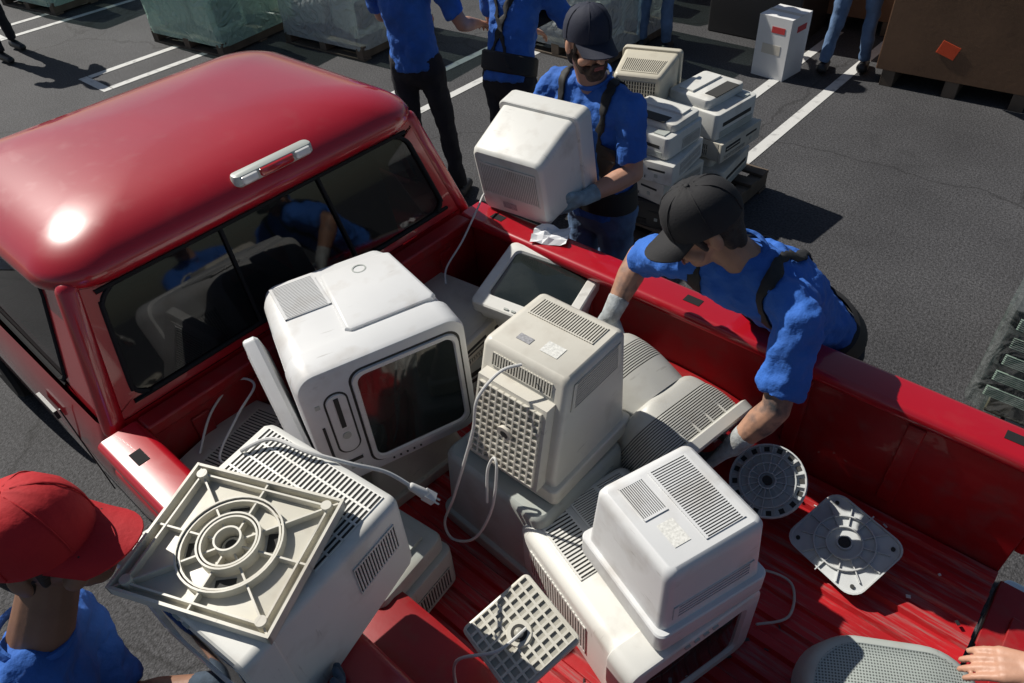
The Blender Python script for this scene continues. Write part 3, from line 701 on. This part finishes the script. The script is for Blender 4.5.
cable('power_cable',[(1.5,.2,.60),(1.58,.28,.605),(1.68,.30,.605),(1.72,.2,.605),(1.66,.12,.605)],.004,CABLE)
cable('power_cable',[(1.62,-.34,.60),(1.72,-.2,.605),(1.78,-.12,.605),(1.86,-.14,.605),(1.95,-.2,.605)],.004,CABLE)
cable('power_cable',[(1.30,-.44,1.0),(1.28,-.52,.99),(1.2,-.58,.93),(1.2,-.6,.8)],.004,CABLEW)
b=MB(); vs=[];fs=[];n=7
for i in range(n):
    for j in range(n): vs.append(V((-.07+.14*i/(n-1),-.05+.10*j/(n-1),random.uniform(0,.022)-.10*max(0,(2-j)/n)**2)))
for i in range(n-1):
    for j in range(n-1): fs.append((i*n+j,i*n+j+1,(i+1)*n+j+1,(i+1)*n+j))
b.add(vs,fs); b.obj('crumpled_paper',[PAPER],M=yawM(.40,.78,1.063,25),smooth=False)
b=MB()
for k in range(60):
    x,y=random.uniform(1.3,2.1),random.uniform(-.68,.68)
    b.box((x,y,ZF+.017),(random.uniform(.004,.016),random.uniform(.003,.010),.003),random.choice((0,0,1)),Matrix.Rotation(random.uniform(0,3),3,'Z'))
b.obj('plastic_debris',[CABLEW,BLK],smooth=False)

# ------------------------------------------------------------------ people
def strap(name,pts,wd,target,parent,org,side):
    b=MB(); pts=[V(p) for p in pts]; n=14; S=V(side).normalized()
    path=[]
    q=[pts[0]]+pts+[pts[-1]]
    for i in range(1,len(q)-2):
        for k in range(n):
            t=k/n;a,bb,c,d=q[i-1],q[i],q[i+1],q[i+2]; path.append(.5*((2*bb)+(c-a)*t+(2*a-5*bb+4*c-d)*t*t+(3*bb-a-3*c+d)*t**3))
    path.append(pts[-1])
    vs=[];fs=[]
    for p in path:
        for j in(-1,-.33,.33,1): vs.append(p+S*wd/2*j)
    for i in range(len(path)-1):
        for j in range(3): fs.append((i*4+j,i*4+j+1,(i+1)*4+j+1,(i+1)*4+j))
    b.add(vs,fs); o=b.obj(name,[STRAP],parent,org=org)
    m=o.modifiers.new('wrap','SHRINKWRAP');m.target=target;m.offset=.004;m.wrap_method='NEAREST_SURFACEPOINT';m.wrap_mode='ABOVE_SURFACE'
    m=o.modifiers.new('thick','SOLIDIFY');m.thickness=.004;m.offset=1
    return o
def hand(b,wr,f,n,thumb,sc=1,curl=.35,rad=.0088,spread=.05):
    wr=V(wr);f=V(f).normalized();n=V(n);n=(n-f*n.dot(f)).normalized();s=f.cross(n)*thumb
    b.cap(wr-f*.02,wr+f*.03*sc,.026*sc,.031*sc,side=s,su=1.0,sv=.75)
    for k,off in enumerate((-.028,-.010,.010,.028)):
        b.cap(wr+f*.02*sc+s*off*.5*sc,wr+f*.085*sc+s*off*sc,.018*sc,.0145*sc)
    for off,L,cm in((.030,.068,.9),(.010,.077,1),(-.011,.072,1.05),(-.031,.056,1.15)):
        p=wr+f*.088*sc+s*off*sc; d=(f+s*off*spread*25).normalized(); ang=0
        for k,q in enumerate((.45,.32,.26)):
            ang+=curl*cm*(.8 if k==0 else 1.0)
            dd=(d*math.cos(ang)+n*math.sin(ang)).normalized(); p2=p+dd*L*q*sc
            b.cap(p,p2,rad*(1.1-.1*k)*sc,rad*(1.0-.1*k)*sc,n=10); p=p2
    p=wr+f*.025*sc+s*.026*sc; d=(f*.62+s*.72+n*.25).normalized()
    for k,q in enumerate((.042,.033,.026)):
        p2=p+d*q*sc; b.cap(p,p2,(rad+.004-.002*k)*sc,(rad+.002-.002*k)*sc,n=10); p=p2; d=(d+f*.25+n*.25*curl*2).normalized()
def head(par,c,face,up,skin,org,cap=None,hair=HAIR,beard=False,scale=1.0,neckto=None,lod=1):
    M=frame(c,face,up)@Matrix.Scale(scale,4)
    X=lambda x,y,z:M@V((x,y,z))
    b=MB()
    b.ell((-.012,0,.03),.097,.077,.092); b.cap((.02,0,.0),(.035,0,-.075),.068,.042,side=(0,1,0),su=.95,sv=1)
    b.cap((.0,.0,-.03),(.05,0,-.088),.06,.030,side=(0,1,0),su=1,sv=1)
    b.cap((.078,-.034,.014),(.078,.034,.014),.016,.016); b.cap((.088,0,.0),(.112,0,-.032),.009,.013)
    b.cap((.1,-.009,-.034),(.1,.009,-.034),.009,.009)
    b.cap((.066,-.04,-.03),(.05,-.05,-.045),.02,.02);b.cap((.066,.04,-.03),(.05,.05,-.045),.02,.02)
    b.cap((.083,-.015,-.066),(.083,.015,-.066),.0095,.0095)
    for sg in(-1,1): b.ell((-.012,sg*.082,-.005),.019,.010,.032)
    b.v=[M@p for p in b.v]
    nb=V(neckto) if neckto is not None else X(-.04,0,-.17)
    b.cap(X(-.02,0,-.06),nb,.053,.064)
    b.obj('head',[skin],par,org=org,remesh=.0045*lod,smo=4)
    b=MB()
    for sg in(-1,1):
        b.ell((.0855,sg*.031,-.001),.010,.013,.009,0); b.ell((.0945,sg*.031,-.001),.003,.0055,.0055,1)
        b.cap((.098,sg*.016,.021),(.088,sg*.048,.021),.004,.0035,mi=2,n=8)
    b.cap((.0935,-.02,-.063),(.0935,.02,-.063),.0035,.0035,mi=3,n=8); b.cap((.0925,-.016,-.071),(.0925,.016,-.071),.0045,.0045,mi=3,n=8)
    b.v=[M@p for p in b.v]; b.obj('eyes_brows_lips',[EYEW,EYED,HAIR,LIP],par,org=org)
    b=MB(); b.ell((-.035,0,.02),.083,.081,.085); b.cap((-.07,0,.0),(-.062,0,-.075),.047,.042,side=(0,1,0),su=1.35,sv=.75)
    for sg in(-1,1): b.cap((.03,sg*.068,.02),(.02,sg*.07,-.02),.012,.008); b.cap((-.04,sg*.055,-.01),(-.045,sg*.05,-.06),.026,.018)
    if not cap: b.ell((-.01,0,.055),.098,.083,.082)
    b.v=[M@p for p in b.v]; b.obj('hair',[hair],par,org=org,remesh=.005*lod,smo=2)
    if beard:
        b=MB(); b.cap((.066,-.012,-.102),(.066,.012,-.102),.028,.028)
        b.cap((.060,-.022,-.085),(.060,.022,-.085),.026,.026)
        b.cap((.095,-.024,-.051),(.095,.024,-.051),.008,.008)
        for sg in(-1,1): b.cap((.093,sg*.026,-.054),(.080,sg*.032,-.085),.009,.009); b.cap((.05,sg*.045,-.08),(.015,sg*.066,-.035),.018,.012)
        b.v=[M@p for p in b.v]; b.obj('beard',[HAIRB],par,org=org,remesh=.004,smo=1)
    if cap:
        b=MB(); n=32; rings=[]
        for z,q in((.022,1.0),(.045,1.01),(.07,.98),(.095,.90),(.117,.75),(.132,.55),(.140,.32),(.1425,.12)):
            rings.append([V((-.012+.108*q*math.cos(2*math.pi*i/n),.090*q*math.sin(2*math.pi*i/n),z+.006*math.cos(2*math.pi*i/n)+.0015*math.sin(i*2.4+z*90))) for i in range(n)])
        b.loft(rings,0,False,True); b.ell((-.012,0,.144),.008,.008,.004,0)
        for k in range(6):
            an=math.pi/6+math.pi/3*k
            b.tube([V((-.012+.1095*q*math.cos(an),.0915*q*math.sin(an),z+.006*math.cos(an))) for z,q in((.03,1.005),(.07,.98),(.095,.90),(.117,.75),(.132,.55),(.1415,.2))],.0016,0,5,3)
        vs=[];fs=[];nu,nv=13,7
        for i in range(nu):
            a=math.radians(-62+124*i/(nu-1))
            for j in range(nv):
                t=j/(nv-1); ex=.080*t*(math.cos(a*.9)**.6)
                x=-.012+.106*math.cos(a)+ex; y=.089*math.sin(a)*(1-.06*t); 
                z=.030-.02*t-.020*(abs(y)/.09)**2*(.3+t)
                vs.append(V((x,y,z)))
        for i in range(nu-1):
            for j in range(nv-1): fs.append((i*nv+j,i*nv+j+1,(i+1)*nv+j+1,(i+1)*nv+j))
        b.add(vs,fs); b.add([v-V((0,0,.004)) for v in vs],fs)
        edge=[i*nv+nv-1 for i in range(nu)]
        b.add([vs[i] for i in edge]+[vs[i]-V((0,0,.004)) for i in edge],[(i,i+1,nu+i+1,nu+i) for i in range(nu-1)])
        b.v=[M@p for p in b.v]; oo=b.obj('cap',[cap],par,org=org,ang=60)
def human(name,pel,neck,headc,face,shL,shR,elL,elR,wrL,wrR,feet,skin=SKIN,shirt=SHIRT,pants=JEANSD,cap=None,beard=False,up=(0,0,1),
   gl=None,handL=None,handR=None,suspenders=True,belly=1.0,knees=None,facing=None,hs=1.0,sleeve=.8,lod=1,armskin=None):
    pel,neck,headc,shL,shR,elL,elR,wrL,wrR=map(V,(pel,neck,headc,shL,shR,elL,elR,wrL,wrR))
    org=V((pel.x,pel.y,0)); par=empty(name,org)
    side=(shL-shR).normalized(); fwd=side.cross(V((0,0,1))).normalized()*1
    if facing is not None: fwd=V(facing).normalized()
    w1=pel.lerp(neck,.35); w2=pel.lerp(neck,.72); top=neck-(neck-pel).normalized()*.045
    b=MB()
    b.cap(pel-(neck-pel).normalized()*.06,w1,.122,.116*belly,side=side,su=1.28,sv=.95,flat0=True)
    b.cap(w1,w2,.116*belly,.128,side=side,su=1.30,sv=.92)
    b.cap(w2,top,.128,.085,side=side,su=1.35,sv=.85)
    b.cap(shR,neck-V((0,0,.02)),.062,.066);b.cap(shL,neck-V((0,0,.02)),.062,.066)
    b.cap(shR.lerp(w2,.35),shL.lerp(w2,.35),.08,.08)
    for sh,el in((shL,elL),(shR,elR)): b.cap(sh,sh.lerp(el,sleeve),.064,.062,flat1=True)
    sobj=b.obj('shirt',[shirt],par,org=org,remesh=.009*lod,smo=3,disp=.030)
    # ribbed crew-neck collar
    b=MB(); axn=(headc-neck).normalized(); u=side; v=axn.cross(u).normalized(); rings=[]
    cc=neck+axn*.030
    for q,rd in((-.012,.072),(.0,.075),(.010,.071),(.008,.064),(-.006,.062)):
        rings.append([cc+axn*q+u*(rd*math.cos(2*math.pi*i/28))+v*(rd*math.sin(2*math.pi*i/28)) for i in range(28)])
    b.loft(rings,0,False,False); b.obj('collar',[shirt],par,org=org,ang=60)
    b=MB(); side2=V((side.x,side.y,0)).normalized()
    hips=[pel+side2*.085-V((0,0,.03)),pel-side2*.085-V((0,0,.03))]
    b.cap(pel+V((0,0,.05)),pel-V((0,0,.06)),.118,.115,side=side2,su=1.3,sv=.95,flat0=True)
    sh=MB()
    for k,(h,ft) in enumerate(zip(hips,feet)):
        an=V((ft[0],ft[1],.09)); kn=V(knees[k]) if knees else h.lerp(an,.48)+fwd*.02
        b.cap(h,kn,.088,.064); b.cap(kn,an,.062,.052,flat1=True)
        sh.cap(an-V((0,0,.035))-fwd*.03,an-V((0,0,.05))+fwd*.15,.048,.036,side=fwd.cross(V((0,0,1))),su=1,sv=.95); 
    b.obj('trousers',[pants],par,org=org,remesh=.014*lod,smo=3,disp=.026)
    sh.obj('shoes',[BLK],par,org=org)
    b=MB(); g=MB()
    for sh_,el,wr,hd,th in((shL,elL,wrL,handL,1),(shR,elR,wrR,handR,-1)):
        b.cap(sh_.lerp(el,.4),el,.047,.040); b.cap(el,el.lerp(wr,.35),.041,.044); b.cap(el.lerp(wr,.35),wr,.044,.027)
        f=(wr-el).normalized(); hp=dict(f=f,n=-V((0,0,1)) if abs(f.z)<.8 else -fwd,curl=.35)
        if hd: hp.update(hd)
        if gl:
            hand(g,wr,hp['f'],hp['n'],hp.get('thumb',th),1.08,hp['curl'],.0105); g.cap(wr-f*.055,wr+f*.01,.036,.031,flat0=True)
        else: hand(b,wr,hp['f'],hp['n'],hp.get('thumb',th),1.0,hp['curl'])
    lz=1+(lod-1)*.35
    b.obj('arms_and_hands' if not gl else 'arms',[armskin or skin],par,org=org,remesh=.0045*lz,smo=2)
    if gl: g.obj('gloves',[gl],par,org=org,remesh=.0045*lz,smo=1)
    head(par,headc,face,up,skin,org,cap=cap,beard=beard,scale=hs,neckto=neck-V((0,0,.02)),lod=lod)
    if suspenders:
        axis=(neck-pel).normalized()
        fw=(fwd-axis*fwd.dot(axis)).normalized()
        for sg in(-1,1):
            S=side*.10*sg
            strap('suspender_strap',[pel+axis*.02+S*.9+fw*.13,w1+S*1.0+fw*.14,w2+S*1.05+fw*.14,top+S*1.15+fw*.05+axis*.09,top+S*1.1-fw*.06+axis*.07,w2+S*.6-fw*.15,w1-S*.2-fw*.15,pel-S*.9-fw*.14+axis*.02],.04,sobj,par,org,side)
        b=MB(); rings=[]
        for q in(-.01,.0,.09,.10):
            c=pel+axis*(q); ex=.004 if q in(-.01,.10) else .016
            rings.append([c+side*(.122*1.28+ex)*math.cos(a)+fw*(.122*.95+ex)*math.sin(a) for a in [2*math.pi*i/40 for i in range(40)]])
        b.loft(rings,0,False,False); b.obj('support_belt',[STRAP],par,org=org)
    return par

human('worker',(.27,1.30,.93),(.22,1.30,1.44),(.24,1.225,1.62),(.90,-.42,-.08),
  (.405,1.27,1.385),(.03,1.29,1.39),(.46,1.24,1.14),(-.06,1.18,1.14),(.375,1.03,1.10),(.02,.98,1.08),
  [(.38,1.30),(.16,1.32)],skin=SKIN,cap=CAPN,beard=True,gl=GLOVEB,pants=JEANS,facing=(0,-1,0),belly=1.0,hs=.96,
  handL=dict(f=(-.35,-.9,.1),n=(-1,.2,.3),curl=.5,thumb=1),handR=dict(f=(.2,-.9,.1),n=(.8,0,.6),curl=.45,thumb=-1))
monitor('crt_monitor',frame((.175,1.10,1.27),(-.08,.97,.16),(0,-.16,.98)),w=.37,h=.37,d=.32,bw=.325,bh=.29,dz=-.02,body=WHITE,bd=.09,r=.03,
  vents=(('back',.25,.9,-.98,.98,30,1,'t',.6),('left',.3,.9,-.7,.7,14,1,'s')),labels=(('back',.03,.16,-.1,.4,5),))
human('worker',(1.36,1.00,.95),(1.23,.64,1.39),(1.12,.56,1.50),(-.62,-.62,-.50),
  (1.43,.56,1.33),(1.03,.58,1.34),(1.46,.46,1.08),(.87,.66,1.24),(1.39,.40,.93),(.87,.51,1.10),
  [(1.46,1.10),(1.24,1.12)],skin=SKIN2,armskin=SKINT,cap=CAPB,gl=GLOVE,pants=JEANSD,up=(-.25,-.25,.95),facing=(-.2,-1,0),
  handL=dict(f=(-.45,-.2,-.8),n=(-.8,.0,.3),curl=.35),handR=dict(f=(-.05,-.5,-.8),n=(.2,-.8,.2),curl=.4))
human('worker',(.64,-1.42,.72),(.61,-1.18,1.22),(.640,-1.05,1.455),(.74,.67,.02),
  (.49,-1.12,1.09),(.78,-1.32,1.09),(.60,-1.14,.82),(1.02,-1.30,.95),(.80,-.98,.93),(1.135,-.94,1.04),
  [(.50,-1.30),(.72,-1.52)],skin=SKIN3,cap=CAPR,gl=GLOVED,pants=JEANS,suspenders=False,facing=(.7,.7,0),hs=1.08,
  handL=dict(f=(.6,.7,.2),n=(0,0,1),curl=.2),handR=dict(f=(-.08,.95,.25),n=(-.85,-.1,.5),curl=.4))
human('worker',(2.86,.62,.95),(2.74,.52,1.42),(2.68,.46,1.58),(-.9,-.4,-.4),
  (2.70,.32,1.36),(2.74,.72,1.36),(2.44,.29,1.20),(2.60,.80,1.14),(2.22,.17,1.03),(2.45,.72,1.0),
  [(2.85,.5),(2.9,.75)],skin=SKIN,gl=None,cap=CAPB,facing=(-1,-.1,0),suspenders=False,
  handL=dict(f=(-1,-.4,-.30),n=(0,0,-1),curl=.20,thumb=1),handR=dict(f=(-1,-.1,-.2),n=(0,0,-1),curl=.3))
human('worker',(-1.55,1.90,.98),(-1.60,1.90,1.50),(-1.61,1.93,1.68),(-.5,.8,-.2),
  (-1.77,1.81,1.43),(-1.41,1.99,1.43),(-1.87,1.95,1.16),(-1.27,2.05,1.18),(-1.85,2.2,1.1),(-1.37,2.28,1.1),
  [(-1.65,1.85),(-1.40,2.0)],skin=SKIN,pants=JEANSD,cap=CAPB,facing=(-.4,.9,0),suspenders=False,lod=1.6)
human('worker',(-.97,2.10,.95),(-1.05,2.30,1.42),(-1.07,2.40,1.58),(-.3,.8,-.4),
  (-1.24,2.25,1.35),(-.85,2.31,1.35),(-1.33,2.37,1.12),(-.75,2.45,1.12),(-1.23,2.6,1.0),(-.87,2.63,1.0),
  [(-1.08,2.10),(-.85,2.13)],skin=SKIN,pants=JEANSD,cap=CAPB,facing=(-.1,1,0),lod=1.6)
human('worker',(-.15,5.45,.98),(-.15,5.5,1.50),(-.15,5.52,1.68),(-.1,1,-.1),
  (-.35,5.5,1.43),(.05,5.5,1.43),(-.42,5.6,1.15),(.12,5.6,1.15),(-.35,5.85,1.1),(.08,5.85,1.1),
  [(-.27,5.30),(.0,5.48)],skin=SKIN,pants=JEANS,cap=CAPB,facing=(-.2,1,0),lod=2)
human('worker',(-1.75,4.95,.98),(-1.75,5.0,1.5),(-1.75,5.0,1.68),(-.5,.8,-.1),
  (-1.95,4.95,1.43),(-1.55,5.05,1.43),(-2.0,5.1,1.15),(-1.45,5.15,1.15),(-1.9,5.3,1.1),(-1.55,5.35,1.1),
  [(-1.87,4.95),(-1.62,4.98)],skin=SKIN,pants=JEANS,cap=CAPB,facing=(-.3,1,0),lod=2)
human('worker',(-7.55,1.30,.98),(-7.55,1.30,1.5),(-7.52,1.30,1.68),(1,.2,-.1),
  (-7.55,1.5,1.43),(-7.55,1.1,1.43),(-7.5,1.58,1.15),(-7.5,1.02,1.15),(-7.3,1.5,1.1),(-7.3,1.1,1.1),
  [(-7.6,1.42),(-7.3,1.18)],skin=SKIN,pants=JEANSD,cap=CAPB,facing=(1,.1,0),lod=2)

# ------------------------------------------------------------------ stack on pallet
pallet('wooden_pallet',yawM(-.36,2.78,0,0),1.15,1.05,mat=WOODD)
computer('desktop_computer',yawM(-.15,2.47,.225,-80),(.40,.40,.16),BLK)
computer('desktop_computer',yawM(-.17,2.50,.375,-95),(.38,.42,.13),CREAM)
computer('desktop_computer',yawM(-.16,2.48,.505,-84),(.40,.40,.12),WHITE)
printer('printer',yawM(-.19,2.50,.665,-92),(.36,.40,.19),WHITE)
printer('printer',yawM(-.10,3.02,.26,5),(.40,.44,.22),CREAM)
computer('desktop_computer',yawM(-.10,3.02,.44,-4),(.40,.44,.12),BEIGE)
printer('printer',yawM(-.13,3.02,.62,-6),(.40,.42,.24),WHITE)
computer('desktop_computer',yawM(-.62,2.52,.23,90),(.40,.42,.16),BEIGE)
computer('desktop_computer',yawM(-.62,2.52,.40,90),(.40,.40,.16),WHITE)
computer('desktop_computer',yawM(-.60,2.98,.24,90),(.40,.42,.18),BEIGE)
computer('desktop_computer',yawM(-.60,2.98,.43,80),(.40,.42,.18),WHITE)
monitor('crt_monitor',frame((-.56,3.02,.71),(-.3,.95,0),(0,0,1)),w=.38,h=.36,d=.38,bw=.30,bh=.29,body=TAN,vents=(('back',.05,.95,-.98,.98,14,9,'t',.4),('top',.3,.95,-.9,.9,20,1,'t'),('left',.3,.9,-.7,.7,14,1,'s')))
def wrapped(x,y,yaw,layers,fm,n=2):
    M0=yawM(x,y,0,yaw); pallet('wooden_pallet',M0,1.15,1.05)
    e=empty('wrapped_monitor_load',M=M0)
    for l in range(layers):
        for i in range(n):
            for j in range(2):
                monitor('wrapped_monitor',frame((-.27+i*.54+.18,-.25+j*.5,.35+l*.40),(1 if (i+j+l)%2 else -1,.05*random.uniform(-1,1),0),(0,0,1))@T((-.0 if (i+j+l)%2 else .36,0,0)),w=.40,h=.37,d=.40,body=random.choice([WHITE,CREAM,GREY]),parent=e)
    b=MB(); rings=[]
    H=.16+layers*.40
    for k in range(9):
        z=.10+(H-.05)*k/8; rings.append([V((p[0]+random.uniform(-.012,.012),p[1]+random.uniform(-.012,.012),z)) for p in rr(1.17,1.06,.08,5)])
    rings.append([V((p[0],p[1],H+.07)) for p in rr(1.0,.9,.1,5)])
    b.loft(rings,0,False,True); b.obj('stretch_wrap',[fm],e,ang=25)
wrapped(-5.9,3.0,8,2,FILM); wrapped(-4.55,3.75,5,2,FILMC); wrapped(-9.0,2.6,10,2,FILM); wrapped(-2.45,4.9,0,2,FILMC); wrapped(-3.3,6.2,0,2,FILMC)
b=MB(); b.box((0,0,.25),(.30,.30,.50)); b.box((.0,0,.502),(.30,.05,.002),2)
b.box((.04,-.1515,.40),(.12,.002,.05),1); b.box((.1515,.02,.40),(.002,.14,.05),1); b.box((.0,-.1515,.24),(.17,.002,.08),2)
b.obj('white_cardboard_box',[CARDW,pmat('red_print',(.55,.05,.05),.6),pmat('box_tape',(.6,.56,.48),.5)],M=yawM(-.60,5.12,0,-6),bevel=.004,smooth=False)
def bin_(x,y,yaw,L=1.15,W=1.1,H=.95,label=False):
    b=MB(); t=.015
    b.box((0,-W/2,H/2+.13),(L,t,H)); b.box((0,W/2,H/2+.13),(L,t,H)); b.box((-L/2,0,H/2+.13),(t,W-t,H)); b.box((L/2,0,H/2+.13),(t,W-t,H)); b.box((0,0,.15),(L-t*2,W-t*2,.02))
    b.box((0,-W/2-.10,H+.06),(L*.98,.012,.20),0,Matrix.Rotation(math.radians(35),3,'X'))
    for i in range(3): b.box((-L/2+.1+i*(L-.2)/2,0,.065),(.1,W,.125),2)
    if label: b.box((-.10,-W/2-.010,.36),(.14,.003,.10),1,Matrix.Rotation(.3,3,'Y'))
    b.obj('cardboard_bin',[CARD,ORANGE,WOODD],M=yawM(x,y,0,yaw),bevel=.003,smooth=False)
bin_(.70,5.90,3,label=True); bin_(-.65,6.9,4); bin_(2.1,6.4,0); bin_(-1.9,7.3,0)
b=MB(); b.rbox((0,0,.4),(.9,.7,.8),.02,.01); b.box((0,0,.82),(.7,.5,.05)); b.obj('black_storage_crate',[BLK],M=yawM(-1.15,6.05,0,0))
pallet('wooden_pallet',yawM(2.44,2.56,0,0),1.05,1.0,H=.12,mat=WOODD)
e=empty('wrapped_equipment_load',M=yawM(2.44,2.54,-.02,0))
for l in range(5):
    for i in range(3):
        dx=random.uniform(-.012,.012)
        b=MB(); b.rbox((-.40+i*.40+dx,random.uniform(-.02,.02),.19+l*.095),(.38,1.06,.082),.015,.006)
        for k in range(6): b.box((-.40+i*.40+dx,-.545,.19+l*.095-.025+k*.01),(.32,.008,.003),1)
        b.box((-.40+i*.40+dx,0,.19+l*.095+.0415),(.30,.85,.003),1 if (l+i)%3==0 else 0)
        b.obj('black_equipment_case',[BLK,GREY],e)
FT=film('stretch_film_thin',(.55,.57,.58),.88,.12,.8)
b=MB(); b.loft([[V((p[0]+random.uniform(-.006,.006),p[1]+random.uniform(-.006,.006),z)) for p in rr(1.24,1.12,.05,5)] for z in(.10,.28,.46,.64)]+[[V((p[0],p[1],.655)) for p in rr(1.1,1.0,.05,5)]],0,False,True); b.obj('stretch_wrap',[FT],e,ang=25)

# ------------------------------------------------------------------ light, sky, camera
sd=V((-.70,-.06,.68)).normalized()
w=bpy.data.worlds.new('World');sc.world=w;w.use_nodes=True
nt=w.node_tree; sky=nt.nodes.new('ShaderNodeTexSky');sky.sky_type='NISHITA';sky.sun_disc=False
sky.sun_elevation=math.asin(sd.z);sky.sun_rotation=math.atan2(sd.x,sd.y)
nt.links.new(sky.outputs[0],nt.nodes['Background'].inputs[0]);nt.nodes['Background'].inputs[1].default_value=.05
l=bpy.data.lights.new('sun','SUN');l.energy=5.0;l.angle=math.radians(.5);l.color=(1,.95,.87)
lo=bpy.data.objects.new('sun',l);COL.objects.link(lo);lo.rotation_euler=sd.to_track_quat('Z','Y').to_euler();lo.location=(-10,-3,12)

cam=bpy.data.cameras.new('camera');co=bpy.data.objects.new('camera',cam);COL.objects.link(co)
cam.lens=25.5;cam.sensor_width=36;cam.clip_end=2000;cam.clip_start=.05
z=V((.515,-.535,.669)).normalized(); x=V((.755,.653,-.058)); x=(x-z*x.dot(z)).normalized(); y=z.cross(x)
M=Matrix((x,y,z)).transposed().to_4x4();M.translation=V((1.872,-1.006,2.62));co.matrix_world=M
sc.camera=co
